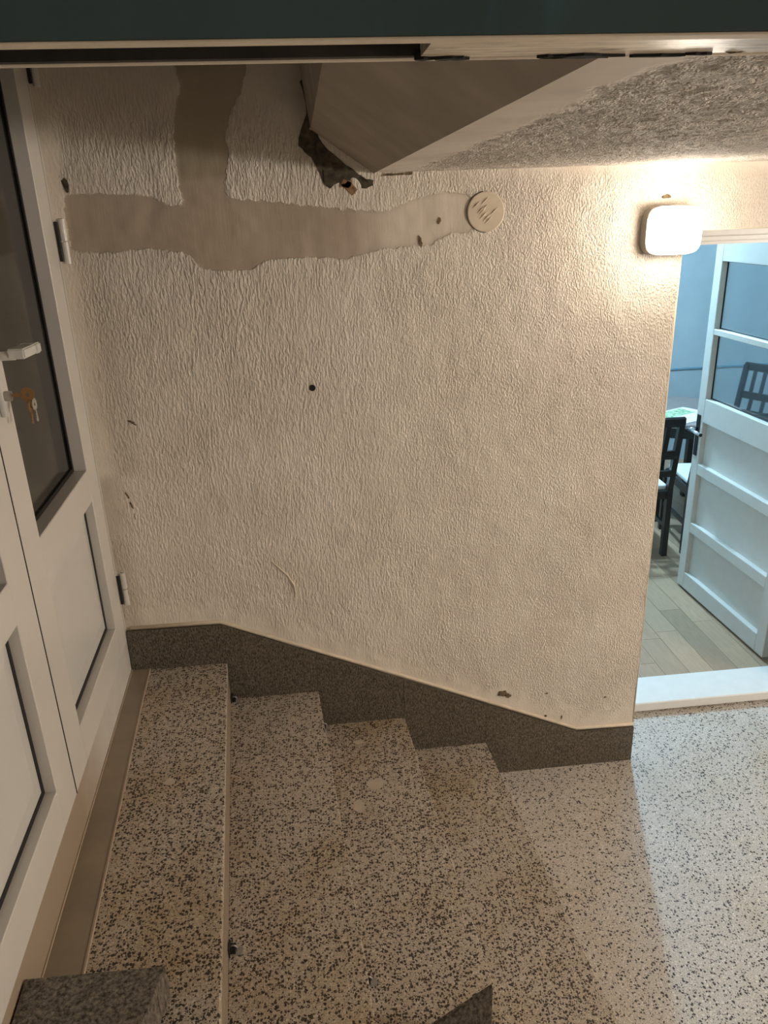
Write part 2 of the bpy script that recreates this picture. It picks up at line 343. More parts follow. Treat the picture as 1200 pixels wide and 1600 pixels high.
z0_ = np.zeros(X2.shape); grid_obj('plaster_face', n2x, n2z, np.stack([X2, z0_ - .0018, Z2], -1), M['wall'], dict(smooth=z0_, cement=z0_, pale=z0_, worn=ramp_(Z2, 2.20, 2.235) + .25, grime=z0_), wall)
obj('lintel_core', bx(0.0, RIGHT, .006, REC, LINT, ZTOP), M['wall_plain'], wall)
bm = bmesh.new(); tube(bm, [(0.0, .002, LINT), (1.12, .002, LINT)], .0035, 8); obj('lintel_bead', bm, M['cream'], wall, smooth=True)
obj('reveal_pier', bx(1.12, RIGHT, 0.0, REC, 0.0, LINT), M['wall_plain'], wall)
grid_obj('plaster_face', nx, nz, np.stack([X, Y, Z], -1), M['wall'], dict(smooth=smooth_a, cement=cement_a, pale=pale_a, worn=worn, grime=grime), wall)
obj('wall_core', bx(-1.99, 0.0, 0.006, PART_BACK, -0.05, ZTOP), M['wall_plain'], wall)
# rounded plaster arris at the corner
bm = bmesh.new(); tube(bm, [(-0.003, 0.002, 0.165), (-0.003, 0.002, LINT)], 0.0045, 8); obj('corner_bead', bm, M['cream'], wall, smooth=True)
# damage marks: each its own piece
crack = [(-1.183, 2.483), (-1.173, 2.448), (-1.169, 2.402), (-1.186, 2.366), (-1.198, 2.32), (-1.182, 2.303), (-1.162, 2.288), (-1.146, 2.257), (-1.133, 2.222), (-1.112, 2.203), (-1.085, 2.219), (-1.074, 2.207), (-1.058, 2.192), (-1.044, 2.199), (-1.028, 2.206), (-1.006, 2.2), (-0.984, 2.208), (-0.982, 2.222), (-1.005, 2.226), (-1.027, 2.24), (-1.063, 2.266), (-1.099, 2.297), (-1.126, 2.323), (-1.142, 2.357), (-1.154, 2.374), (-1.156, 2.415), (-1.164, 2.447), (-1.176, 2.488)]
pj = []
rj = random.Random(5)
for i, p in enumerate(crack):
    q = crack[(i + 1) % len(crack)]; pj.append(p); pj.append(((p[0] + q[0]) / 2 + rj.uniform(-.003, .003), (p[1] + q[1]) / 2 + rj.uniform(-.003, .003)))
o = obj('broken_plaster', prism(pj, 'y', -0.0032, 0.004), M['mould'], wall); tag(o, label='dark mouldy strip of broken plaster')
bm = bmesh.new(); blob(bm, -1.055, 2.205, 0.026, 0.013, -0.003, 12, .35, seed=3, ang=-.6); blob(bm, -1.065, 2.215, 0.018, 0.012, -0.003, 10, .3, seed=8)
o = obj('plaster_chip', bm, M['brick_dust'], wall); tag(o, label='orange exposed brick chip')
def chip(x, z, rx, rz, mat, seed, ang=0.0, n=12, jag=.35):
    bm = bmesh.new(); blob(bm, x, z, rx, rz, -0.0028, n, jag, seed=seed, ang=ang); return obj('plaster_chip', bm, mat, wall)
chip(-1.788, 1.534, .011, .004, M['brown_chip'], 1, -.5); chip(-1.777, 1.525, .005, .002, M['brown_chip'], 2, -.5)
chip(-1.836, 1.285, .013, .0035, M['brown_chip'], 4, -1.2); chip(-1.829, 1.252, .014, .0025, M['brown_chip'], 5, -1.3); chip(-1.824, 1.212, .010, .0012, M['brown_chip'], 6, -1.5)
chip(-0.546, 0.372, .022, .013, M['brown_chip'], 7); chip(-0.522, 0.360, .012, .009, M['brown_chip'], 9)
chip(-0.369, 0.249, .005, .005, M['brown_chip'], 10); chip(-0.303, 0.235, .003, .008, M['brown_chip'], 11, .1); chip(-0.37, 0.355, .006, .002, M['brown_chip'], 12); chip(-0.13, 0.312, .007, .003, M['brown_chip'], 13)
chip(-0.845, 2.046, .005, .014, M['brown_chip'], 14, .25); chip(-0.785, 2.104, .004, .008, M['brown_chip'], 15, -.2); chip(-1.13, 2.235, .0015, .022, M['plug'], 16)
chip(-0.93, 2.236, .035, .003, M['brown_chip'], 17, .03, 16, .5); chip(-0.875, 2.238, .012, .005, M['brown_chip'], 18, .2)
chip(-1.867, 2.232, .008, .022, M['mould'], 19, .1); chip(-0.072, 2.150, .012, .006, M['brown_chip'], 20)
bm = bmesh.new(); tube(bm, [(-1.204, 0.004, 1.612), (-1.204, -0.0035, 1.612)], 0.0105, 14); obj('screw_hole', bm, M['plug'], wall)
# hairline ridges where the plaster has lifted
bm = bmesh.new(); tube(bm, [(-1.39, -0.002, 1.01), (-1.365, -0.003, .985), (-1.335, -0.003, .95), (-1.315, -0.004, .91), (-1.312, -0.003, .875), (-1.325, -0.002, .85)], [.001, .003, .003, .004, .003, .001], 6); obj('lifted_plaster_ridge', bm, M['cream'], wall, smooth=True)
bm = bmesh.new(); tube(bm, [(x, -0.004, z + 0.006) for x, z in [(-1.90, .785), (-1.587, .782), (-.92, .482), (-.238, .170), (-.003, .165)]], .007, 8); obj('plaster_bead', bm, M['cream'], wall, smooth=True)

# --- recessed wall with the dining-room doorway (x > 0, y = REC .. PART_BACK)
OX0, OX1, OZ = 0.055, 0.935, 2.0
wd = empty('wall_doorway', kind='structure', cat='wall', label='cream textured wall recessed behind the corner, around the dining room doorway')
bm = bmesh.new(); box(bm, 0.0, OX0, REC, PART_BACK, 0, ZTOP); box(bm, OX1, RIGHT, REC, PART_BACK, 0, ZTOP); box(bm, OX0, OX1, REC, PART_BACK, OZ, ZTOP)
obj('wall_panel', bm, M['wall_plain'], wd)
dr = empty('trim_1', kind='structure', cat='door frame', label='white painted frame around the dining room doorway')
bm = bmesh.new(); box(bm, OX0 - .06, OX1 + .06, REC - .018, REC, OZ, OZ + .052, .004); box(bm, OX0 - .06, OX1 + .06, REC - .024, REC - .018, OZ + .0, OZ + .018, .002)
obj('frame_head', bm, M['white_paint'], dr)
obj('frame_jamb', bx(OX0 - .05, OX0 + .004, REC - .018, REC, 0.05, OZ, .003), M['white_paint'], dr)
obj('frame_jamb', bx(OX1 - .004, OX1 + .06, REC - .018, REC, 0.05, OZ, .003), M['white_paint'], dr)
bm = bmesh.new(); box(bm, OX0, OX0 + .012, REC, PART_BACK, 0.05, OZ); box(bm, OX1 - .012, OX1, REC, PART_BACK, 0.05, OZ); box(bm, OX0, OX1, REC, PART_BACK, OZ - .012, OZ)
obj('frame_lining', bm, M['white_paint'], dr)
o = obj('trim_2', bx(0.0, OX1 + .02, REC, PART_BACK, 0.008, 0.052, .004), M['white_paint']); tag(o, kind='structure', cat='threshold', label='white painted raised threshold board in the dining room doorway')

# --- ceiling over the corridor, stippled, and the underside of the upper flight
slab = empty('ceiling', kind='structure', cat='ceiling', label='low stippled concrete ceiling over the corridor')
nx, ny = 520, 380
xs = np.linspace(-0.981, 1.6, nx); ys = np.linspace(-1.83, .004, ny); X, Yg = np.meshgrid(xs, ys, indexing='ij')
wv = blur(RNG.standard_normal(X.shape), 12); wv /= wv.std()
st = ramp_(X + 0.006 * wv - 0.028 * Yg / 1.7, -0.885, -0.86) * ramp_(-Yg + .01 * wv, .0, .05)
n1 = blur(RNG.standard_normal(X.shape), 1); n1 /= n1.std()
Zc = CEIL - 0.0013 * np.clip(n1, -0.6, 2.2) * st
grid_obj('stippled_face', nx, ny, np.stack([X, Yg, Zc], -1), M['stipple'], dict(stipple=st), slab)
obj('slab_core', bx(-0.981, RIGHT, -1.83, .004, CEIL + 0.006, CEIL + .2), M['soffit'], slab)
obj('slab_face', bx(1.6, RIGHT, -1.83, 0, CEIL, CEIL + .006), M['soffit'], slab)
sof = empty('stair_soffit', kind='structure', cat='soffit', label='dark smooth sloping underside of the upper flight beside the stippled ceiling')
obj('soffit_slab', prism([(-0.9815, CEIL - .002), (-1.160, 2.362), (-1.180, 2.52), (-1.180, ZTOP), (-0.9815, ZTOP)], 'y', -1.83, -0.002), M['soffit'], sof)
o = obj('ceiling_upper', bx(-2.2, RIGHT, FRONT, PART_BACK, ZTOP, ZTOP + .1), M['soffit']); tag(o, kind='structure', cat='ceiling', label='dim plastered ceiling high above the landing')

# --- beam close to the camera: teal face, cream underside with a slot
beam = empty('trim_3', kind='structure', cat='beam', label='dark teal painted beam with chipped cream lower edge spanning the top')
BX0, BX1 = -2.0, RIGHT
obj('teal_fascia', bx(BX0, BX1, -1.896, -1.889, CEIL + .0008, 2.75, .0005), M['teal'], beam)
obj('beam_core', bx(BX0, BX1, -1.892, -1.815, CEIL + .05, 2.75), M['soffit'], beam)
obj('front_lip', bx(BX0, BX1, -1.896, -1.882, CEIL - .0012, CEIL + .0006, .0005), M['cream'], beam)
obj('back_lip', bx(BX0, BX1, -1.821, -1.815, CEIL - .001, CEIL + .05, .001), M['cream'], beam)
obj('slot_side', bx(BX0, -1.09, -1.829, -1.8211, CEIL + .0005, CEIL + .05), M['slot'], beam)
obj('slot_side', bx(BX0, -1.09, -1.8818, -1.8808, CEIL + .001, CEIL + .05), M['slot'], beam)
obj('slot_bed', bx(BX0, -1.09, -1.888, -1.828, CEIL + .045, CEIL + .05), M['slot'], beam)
bm = bx(-1.12, BX1, -1.890, -1.826, CEIL - .0005, CEIL + .018); obj('slot_filling', bm, M['chipped'], beam)
def beam_chip(x, y, rx, ry, seed, mat):
    r = random.Random(seed); pts = [(x + math.cos(t) * rx * (1 + r.uniform(-.35, .35)), y + math.sin(t) * ry * (1 + r.uniform(-.35, .35))) for t in [2 * math.pi * k / 16 for k in range(16)]]
    return obj('paint_chip', prism(pts, 'z', CEIL - .0025, CEIL + .003), mat, beam)
beam_chip(-1.097, -1.829, .013, .0045, 1, M['plug']); beam_chip(-1.118, -1.829, .006, .003, 6, M['plug']); beam_chip(-.998, -1.829, .026, .0055, 2, M['plug'])
beam_chip(-1.02, -1.829, .010, .004, 3, M['plug']); beam_chip(-.905, -1.830, .010, .002, 4, M['plug']); beam_chip(-.94, -1.826, .020, .0022, 5, M['plug'])

# --- corridor floor
fl = empty('floor', kind='structure', cat='floor', label='pale speckled terrazzo corridor floor at the foot of the stairs')
obj('terrazzo_bed', bx(-0.72, RIGHT, FRONT, REC + .02, -0.06, 0.0), M['floor'], fl)
o = obj('wall_right', bx(RIGHT, RIGHT + .1, FRONT, PART_BACK, -.06, ZTOP), M['wall_plain']); tag(o, kind='structure', cat='wall', label='cream wall closing the corridor far to the right')

# --- left wall under and around the entrance doors (local frame: x = along the door, y = into the stairwell)
DANG = math.atan2(-math.cos(DELTA), math.sin(DELTA))
def dframe(name, **kw): return empty(name, (-L, 0, 0), DANG, **kw)
wl = dframe('wall_left', kind='structure', cat='wall', label='painted and stained low wall under the white entrance doors')
def sill_mat():
    m, nt, b = new_mat('stained_sill_render'); v = coords(nt); n1 = noise_n(nt, v, 9, 5, 0.65)
    sx = N(nt, 'ShaderNodeSeparateXYZ'); nt.links.new(v, sx.inputs[0])
    f = math_n(nt, 'MULTIPLY_ADD', math_n(nt, 'ADD', sx.outputs[0], math_n(nt, 'MULTIPLY', n1, .35)), 3.2, -1.95, clamp=True)
    nt.links.new(mixc(nt, f, ramp(nt, n1, [(.3, (.50, .47, .42)), (.7, (.62, .60, .55))]), (.32, .25, .18)), b.inputs['Base Color'])
    b.inputs['Roughness'].default_value = .5; return m
M['sill_render'] = sill_mat()
obj('render_face', bx(-.02, 3.2, -.10, -0.001, .60, .745), M['sill_render'], wl)
obj('wall_base', bx(-.02, 3.2, -.12, -.004, -.05, .60), M['wall_plain'], wl)
obj('wall_above_doors', bx(-.02, 3.2, -.12, -.004, 2.86, ZTOP), M['wall_plain'], wl)

# ============================================================ STAIRCASE
stair = empty('staircase', cat='staircase', label='short flight of worn speckled terrazzo steps descending from the landing to the corridor', kind='structure')
TH = 0.030
def strip(name, pts, z0, z1, mat, bev=0.0, lab=None):
    o = obj(name, prism(pts, 'z', z0, z1, bev=bev), mat, stair)
    if lab: o['label'] = lab
    return o
for k in range(4):
    z = (4 - k) * R_; xl = (lambda y: door_x(y) - .01) if k == 0 else (lambda y, k=k: edge_x(k - 1, y) - .004)
    o = strip('tread', [(xl(-.001), -.001), (edge_x(k, 0), -.001), (edge_x(k, NEAR), NEAR), (xl(NEAR), NEAR)], z - TH, z, M['tread'], .0035)
    if k == 0: o['label'] = 'wide top landing slab'
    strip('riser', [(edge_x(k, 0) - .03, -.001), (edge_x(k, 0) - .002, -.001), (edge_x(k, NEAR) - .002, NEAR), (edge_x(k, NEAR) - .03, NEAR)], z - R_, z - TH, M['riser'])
for k in range(4):
    z = (4 - k) * R_ - TH; x0 = -2.1 if k == 0 else edge_x(k - 1, 0) - .03
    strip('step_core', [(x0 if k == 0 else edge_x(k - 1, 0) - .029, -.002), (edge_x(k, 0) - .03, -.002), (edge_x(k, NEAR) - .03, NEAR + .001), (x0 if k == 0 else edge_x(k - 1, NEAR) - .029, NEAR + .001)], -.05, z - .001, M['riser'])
# stone border along the door sill, with grout joint
yN = NEAR
o = strip('border_stone', [(-1.925, -.001), (-1.856, -.001), (-1.845, -.26), (-1.819, -.69), (-1.789, -1.219), (-1.76, yN), (door_x(yN) - .01, yN)], 4 * R_ - .01, 4 * R_ + .004, M['stone'], .0015, 'brown polished stone strip along the door sill')
bm = bmesh.new(); tube(bm, [(-1.855, -.004, 4 * R_ + .002), (-1.844, -.26, 4 * R_ + .002), (-1.818, -.69, 4 * R_ + .002), (-1.788, -1.219, 4 * R_ + .002), (-1.759, yN, 4 * R_ + .002)], .004, 6); obj('grout_joint', bm, M['grout'], stair)
bm = bmesh.new(); tube(bm, [(door_x(-.01) + .001, -.01, 4 * R_ + .005), (door_x(yN) + .001, yN, 4 * R_ + .005)], .003, 6); obj('grout_joint', bm, M['grout'], stair)
def filler(x, y, z, rx, ry, seed):
    r = random.Random(seed); pts = [(x + math.cos(t) * rx * (1 + r.uniform(-.2, .2)), y + math.sin(t) * ry * (1 + r.uniform(-.2, .2))) for t in [2 * math.pi * k / 14 for k in range(14)]]
    return obj('filler_patch', prism(pts, 'z', z - .002, z + .0006), M['patch_fill'], stair)
filler(-1.08, -.365, 2 * R_, .032, .028, 1); filler(-1.694, -.629, 4 * R_, .014, .016, 2); filler(-1.145, -.46, 2 * R_, .02, .03, 4); filler(-1.12, -.135, 2 * R_, .02, .012, 6)

# --- far granite skirting, one slab per step
sk = empty('baseboard_back', kind='structure', cat='baseboard', label='dark grey granite stepped skirting sloping down along the back wall')
top = [(-1.905, .783), (-1.587, .779), (-.238, .166), (-.001, .162)]
def topz(x): return float(np.interp(x, [p[0] for p in top], [p[1] for p in top]))
cuts = [-1.915, edge_x(0, 0) + .055, edge_x(1, 0), edge_x(2, 0), edge_x(3, 0), -.001]
for i in range(5):
    a, b_ = cuts[i] + .0006, cuts[i + 1] - .0006
    tp = [(a, topz(a))] + [p for p in top if a < p[0] < b_] + [(b_, topz(b_))]
    xm = (a + b_) / 2
    if i == 0: low = [(b_, 3 * R_), (edge_x(0, 0), 3 * R_), (edge_x(0, 0), 4 * R_), (a, 4 * R_ + .004)]
    elif i == 4: low = [(b_, 0), (a, 0)]
    elif i == 1: low = [(b_, 3 * R_), (a, 3 * R_)]
    else: low = [(b_, (4 - i) * R_), (a, (4 - i) * R_)]
    obj('granite_slab', prism(tp + [(x, z) for x, z in low], 'y', -.014, -.003), M['granite'], sk)

# --- near granite curb: block on the landing and a sloping fin on the third tread
o = obj('baseboard_left', prism([(-1.870, -1.292), (-1.590, -1.300), (-1.618, -1.425), (-1.68, NEAR), (-1.852, NEAR)], 'z', 4 * R_ + .0045, 4 * R_ + .092, bev=.002), M['granite_rough'])
tag(o, kind='structure', cat='curb', label='rough dark granite curb block standing on the landing at the near left')
o = obj('baseboard_right', prism([(-1.105, 2 * R_ + .0005), (-.893, 2 * R_ + .0005), (-.8925, .474), (-1.105, .300 + .012)], 'y', -1.262, -1.250), M['granite_rough'])
tag(o, kind='structure', cat='curb', label='thin dark granite fin with sloping top standing on the third tread near the camera')

# ============================================================ ENTRANCE DOORS (white PVC, two leaves)
LEAF_S = [(0.012, 0.786), (0.790, 1.562)]; DZ0, DZ1 = 0.745, 2.85
def leaf(idx, near):
    s0, s1 = LEAF_S[idx]
    e = dframe('door_%d' % (idx + 1), kind='structure', cat='door', label=('white half-glazed entrance door leaf nearest the back wall, with keys in its lock' if idx == 0 else 'white half-glazed entrance door leaf cut by the left edge of the photo'))
    a, b_ = (s0 + .113, s1 - .124) if idx == 0 else (s0 + .124, s1 - .113)
    g0, g1, p0, p1, D = 1.42, 2.70, .86, 1.318, -.060
    def rail(nm, x0, x1, z0, z1): obj(nm, bx(x0, x1, D, 0, z0, z1, .002), M['pvc'], e)
    rail('stile', s0, a, DZ0, DZ1); rail('stile', b_, s1, DZ0, DZ1)
    rail('bottom_rail', a, b_, DZ0, p0); rail('middle_rail', a, b_, p1, g0); rail('top_rail', a, b_, g1, DZ1)
    # recessed glass with black gasket
    def gasket(z0, z1, w, d):
        bm = bmesh.new(); box(bm, a, a + w, d - .004, d, z0, z1); box(bm, b_ - w, b_, d - .004, d, z0, z1); box(bm, a + w, b_ - w, d - .004, d, z0, z0 + w); box(bm, a + w, b_ - w, d - .004, d, z1 - w, z1)
        obj('gasket', bm, M['gasket'], e)
    gasket(g0, g1, .012, -.038)
    obj('glass_pane', bx(a, b_, -.052, -.044, g0, g1), M['dark_glass'], e)
    gasket(p0, p1, .014, -.0275)
    # raised bevelled panel
    bm = bmesh.new(); w = .012; q = .055
    A = [(a + w, p0 + w), (b_ - w, p0 + w), (b_ - w, p1 - w), (a + w, p1 - w)]; B = [(a + w + q, p0 + w + q), (b_ - w - q, p0 + w + q), (b_ - w - q, p1 - w - q), (a + w + q, p1 - w - q)]
    vb = [bm.verts.new((x, -.050, z)) for x, z in A]; va = [bm.verts.new((x, -.030, z)) for x, z in A]; vt = [bm.verts.new((x, -.022, z)) for x, z in B]
    for k in range(4):
        j = (k + 1) % 4; bm.faces.new((vb[k], vb[j], va[j], va[k])); bm.faces.new((va[k], va[j], vt[j], vt[k]))
    bm.faces.new(vt); bm.faces.new(vb[::-1]); obj('panel', bm, M['pvc_panel'], e)
    return e
d1 = leaf(0, False); d2 = leaf(1, True)
obj('frame_strip', bx(-.004, .011, -.06, .002, DZ0, DZ1), M['pvc'], d1)
obj('meeting_seal', bx(.7858, .7902, -.05, .0006, DZ0, DZ1), M['gasket'], d1)
for zc in (2.545, 2.083, .945):
    bm = bmesh.new(); tube(bm, [(-.006, .021, zc - .062), (-.006, .021, zc - .002)], .0135, 16); tube(bm, [(-.006, .021, zc + .002), (-.006, .021, zc + .062)], .0135, 16)
    h = obj('hinge', bm, M['pvc'], d1, smooth=False)
    obj('hinge_leaf', bx(.007, .012, .002, .012, zc - .055, zc + .055, .001), M['gasket'], h)
    bm = bmesh.new(); tube(bm, [(-.006, .021, zc + .0622), (-.006, .021, zc + .0632)], .010, 12); obj('hinge_pin', bm, M['plug'], h)
# lever handle on the far leaf
hs = .728
hb = obj('handle_plate', bx(hs - .016, hs + .016, .0, .012, 1.74, 1.93, .004, 2), M['pvc_panel'], d1); hb['label'] = 'long white handle plate'
bm = bmesh.new(); tube(bm, [(hs, .010, 1.872), (hs, .050, 1.872)], .010, 12); obj('handle_neck', bm, M['pvc'], hb, smooth=True)
bm = bmesh.new(); bar(bm, (hs + .012, .056, 1.876), (hs - .075, .058, 1.874), .036, .022); bar(bm, (hs - .073, .058, 1.874), (hs - .134, .050, 1.868), .037, .024)
bmesh.ops.bevel(bm, geom=bm.edges[:], offset=.003, segments=2, affect='EDGES'); obj('handle_lever', bm, M['pvc_panel'], hb)
bm = bmesh.new(); tube(bm, [(hs, .011, 1.785), (hs, .026, 1.785)], .011, 14); obj('lock_cylinder', bm, M['steel'], d1, smooth=False)
# keys
def key(name, label, origin, along, mat, hang):
    """origin: bow centre in the door frame; along: direction of the blade"""
    e = dframe(name, cat='key', label=label, group='keys in the entrance door lock')
    bm = bmesh.new(); o = Vector(origin); d = Vector(along).normalized(); side = Vector((d.z, 0, -d.x)) if hang else Vector((0, 0, 1))
    if hang: side = Vector((1, 0, 0)) if abs(d.x) < .5 else Vector((0, 0, 1))
    nrm = d.cross(side).normalized(); n = 18
    def ring(r0, t): return [o + (d * math.cos(a) * r0 * .9 + side * math.sin(a) * r0) + nrm * t for a in [2 * math.pi * k / n for k in range(n)]]
    rings = [[bm.verts.new(p) for p in ring(r0, t)] for r0, t in ((.016, .0012), (.016, -.0012), (.005, -.0012), (.005, .0012))]
    for q in range(4):
        A, B = rings[q], rings[(q + 1) % 4]
        for k in range(n): bm.faces.new((A[k], A[(k + 1) % n], B[(k + 1) % n], B[k]))
    obj('bow', bm, mat, e)
    bm = bmesh.new(); bar(bm, o + d * .011, o + d * .040, .0065, .0024, up=nrm)
    for k in range(3): bar(bm, o + d * (.020 + .006 * k) + side * .003, o + d * (.023 + .006 * k) + side * (.006 if k != 1 else .0045), .003, .002, up=nrm)
    obj('blade', bm, mat, e); return e
key('key', 'brown brass key pushed into the entrance door lock', (hs - .004, .058, 1.785), (0, -1, 0), M['brass'], False)
key('key', 'silver key hanging from the key in the lock', (hs - .018, .064, 1.760), (-.12, 0, -1), M['chrome'], True)
key('key', 'brown key hanging behind the silver one', (hs - .002, .060, 1.760), (.10, 0, -1), M['brass'], True)

# ============================================================ WALL LAMP and junction cover
lamp = empty('wall_lamp', (-.072, -.003, 2.052), cat='lamp', label='lit square opal glass wall lamp near the wall corner above the doorway')
def superbox(hx, hy, hz, e=.35, nu=28, nv=18, oy=0.0, taper=0.0):
    bm = bmesh.new(); f = lambda v, p: math.copysign(abs(v) ** p, v); rows = []
    for i in range(nv + 1):
        a = -math.pi / 2 + math.pi * i / nv
        row = []
        for j in range(nu):
            t = 2 * math.pi * j / nu; ca, sa = f(math.cos(a), e * 1.4), f(math.sin(a), e * 1.4)
            k = 1 - taper * sa
            row.append(bm.verts.new((hx * ca * f(math.cos(t), e) * k, oy - hy * sa, hz * ca * f(math.sin(t), e) * k)))
        rows.append(row)
    for A, B in zip(rows, rows[1:]):
        for k in range(nu):
            try: bm.faces.new((A[k], A[(k + 1) % nu], B[(k + 1) % nu], B[k]))
            except ValueError: pass
    bmesh.ops.remove_doubles(bm, verts=bm.verts, dist=1e-5); return bm
base = obj('lamp_base', prism([(math.copysign(abs(math.cos(t)) ** .45, math.cos(t)) * .076, math.copysign(abs(math.sin(t)) ** .45, math.sin(t)) * .072) for t in [2 * math.pi * k / 32 for k in range(32)]], 'y', -.046, 0.0, bev=.004), M['lamp_base'], lamp)
base['label'] = 'dark grey mounting base'
obj('opal_shade', superbox(.070, .052, .068, .42, oy=-.097, taper=.10), M['opal'], lamp, smooth=True)
# added fill lamp, out of view on the right wall, brightens back wall, stairs, doors
fill_lamp = empty('wall_lamp', (RIGHT - .001, -2.2, 1.80), -math.pi / 2, cat='lamp', label='added fill lamp on the right corridor wall, out of view')
obj('lamp_base', bx(-.066, .066, -.04, 0, -.066, .066, .01, 2), M['lamp_base'], fill_lamp)
o = lamp.children[-1].copy(); C.objects.link(o); o.parent = fill_lamp
hl = bpy.data.lights.new('fill_light', 'POINT'); hl.energy = FILL_W; hl.color = FILL_COL; hl.shadow_soft_size = .16
ho = bpy.data.objects.new('fill_light', hl); C.objects.link(ho); ho.parent = fill_lamp; ho.location = (0, -.26, 0)
cv = empty('junction_cover', (-.642, -.0015, 2.124), cat='cover', label='round plastered-over junction box cover at the end of the smooth band')
bm = bmesh.new(); tube(bm, [(0, 0, 0), (0, -.004, 0), (0, -.0055, 0)], [.058, .058, .055], 40)
obj('cover_disc', bm, M['cream'], cv)
bm = bmesh.new()
for k in range(9):
    r = random.Random(k + 40); a = r.uniform(-.045, .02); c_ = r.uniform(-.035, .03)
    tube(bm, [(a, -.0055, c_), (a + .012, -.0075, c_ + .011), (a + .022, -.0055, c_ + .020)], [.001, .0022, .001], 6)
obj('plaster_ridges', bm, M['cream'], cv)
bm = bmesh.new(); tube(bm, [(math.cos(t) * .0585, -.002, math.sin(t) * .0585) for t in [math.radians(100 + 9 * k) for k in range(20)]], .0016, 6); obj('rim_gap', bm, M['mould'], cv)

# ============================================================ CARPET-ROD BRACKETS at the foot of the risers
def bracket(x, y, z, label):
    e = empty('rod_bracket', (x, y, z), -PHI, cat='bracket', label=label, group='black stair rod brackets')
    obj('foot_plate', bx(.0, .034, -.011, .011, .0005, .003, .0006), M['lamp_base'], e)
    bm = bmesh.new(); tube(bm, [(.012 + .009 * math.cos(t), 0, .012 + .009 * math.sin(t)) for t in [2 * math.pi * k / 12 for k in range(12)] + [0]], .0028, 6, caps=False); obj('eyelet', bm, M['steel'], e, smooth=True)
    bm = bx(.0, .005, -.014, .014, .0005, .026, .001); box(bm, .004, .018, -.009, -.005, .002, .020); box(bm, .004, .018, .005, .009, .002, .020); obj('clip', bm, M['black_plastic'], e)
for k, (yf, yn) in enumerate([(-.030, -1.080), (-.030, -1.085), (None, -1.062)]):
    nm = ['top', 'second', 'third'][k]; z = (3 - k) * R_
    if yf is not None: bracket(edge_x(k, yf) - .001, yf, z, 'small black rod bracket at the foot of the %s riser against the back wall' % nm)
    bracket(edge_x(k, yn) - .001, yn, z, 'small black rod bracket at the foot of the %s riser at its near end' % nm)

# ============================================================ DINING ROOM
dfl = empty('floor_dining', kind='structure', cat='floor', label='pale oak laminate floor of the dining room')
obj('underlay', bx(-.8, 3.2, PART_BACK, 4.1, -.06, -.002), M['riser'], dfl)
meshes = {}
for i in range(27):
    w = .122; x = -.45 + i * w; y = PART_BACK + .002 - random.Random(i).uniform(0, .55)
    while y < 4.08:
        r = random.Random(int(i * 991 + y * 37)); ln = r.uniform(.55, .95)
        y0, y1 = max(y, PART_BACK + .002), min(y + ln, 4.08)
        if y1 - y0 > .03:
            obj('floor_plank', bx(x + .0006, x + w - .0006, y0 + .0006, y1 - .0006, -.002, .008, .0008), PLANKS[r.randrange(7)], dfl)
        y += ln
DW = .008
o = obj('wall_dining_back', bx(-.9, 3.3, 3.72, 3.85, -.05, 2.6), M['blue_wall']); tag(o, kind='structure', cat='wall', label='pale blue far wall of the dining room')
o = obj('trim_4', bx(-.9, 3.2, 3.706, 3.72, .805, .820, .002), M['blue_rail']); tag(o, kind='structure', cat='dado rail', label='thin grey-blue rail line across the dining room far wall')
o = obj('wall_dining_left', bx(-1.0, -.9, PART_BACK, 3.85, -.05, 2.6), M['blue_wall']); tag(o, kind='structure', cat='wall', label='pale blue left wall of the dining room')
o = obj('wall_dining_right', bx(3.2, 3.3, PART_BACK, 3.72, -.05, 2.6), M['blue_wall']); tag(o, kind='structure', cat='wall', label='pale blue right wall of the dining room')
o = obj('ceiling_dining', bx(-1.0, 3.3, PART_BACK, 3.85, 2.5, 2.6), M['ceiling_paint']); tag(o, kind='structure', cat='ceiling', label='white ceiling of the dining room')
# ceiling lamp of the dining room (real source of the cool light on the corridor floor)
LX, LY = .61, 2.12
dl = empty('ceiling_lamp', (LX, LY, 2.5), cat='lamp', label='cool white round ceiling lamp in the dining room')
bm = bmesh.new(); tube(bm, [(0, 0, 0), (0, 0, -.03)], .09, 28); obj('lamp_body', bm, M['white_paint'], dl)
bm = bmesh.new(); tube(bm, [(0, 0, -.0305), (0, 0, -.036)], .08, 28); obj('lamp_disc', bm, M['cool_disc'], dl)
ld = bpy.data.lights.new('cool_light', 'POINT'); ld.energy = DINE_W; ld.color = DINE_COL; ld.shadow_soft_size = .05
lo = bpy.data.objects.new('cool_light', ld); C.objects.link(lo); lo.parent = dl; lo.location = (0, 0, -.10)

# --- dining room door: stile-and-rail leaf swung open, local x = from free edge to hinge, y = away from the viewer side
P0 = Vector((.886, 1.431, .022)); P1 = Vector((.918, .58, .022)); dv = (P1 - P0).normalized(); ang = math.atan2(dv.y, dv.x)
dn = empty('door_3', tuple(P0), ang, kind='structure', cat='door', label='white dining room door with glazed upper lights standing open')
WL, TL, HT = .845, .044, 1.975
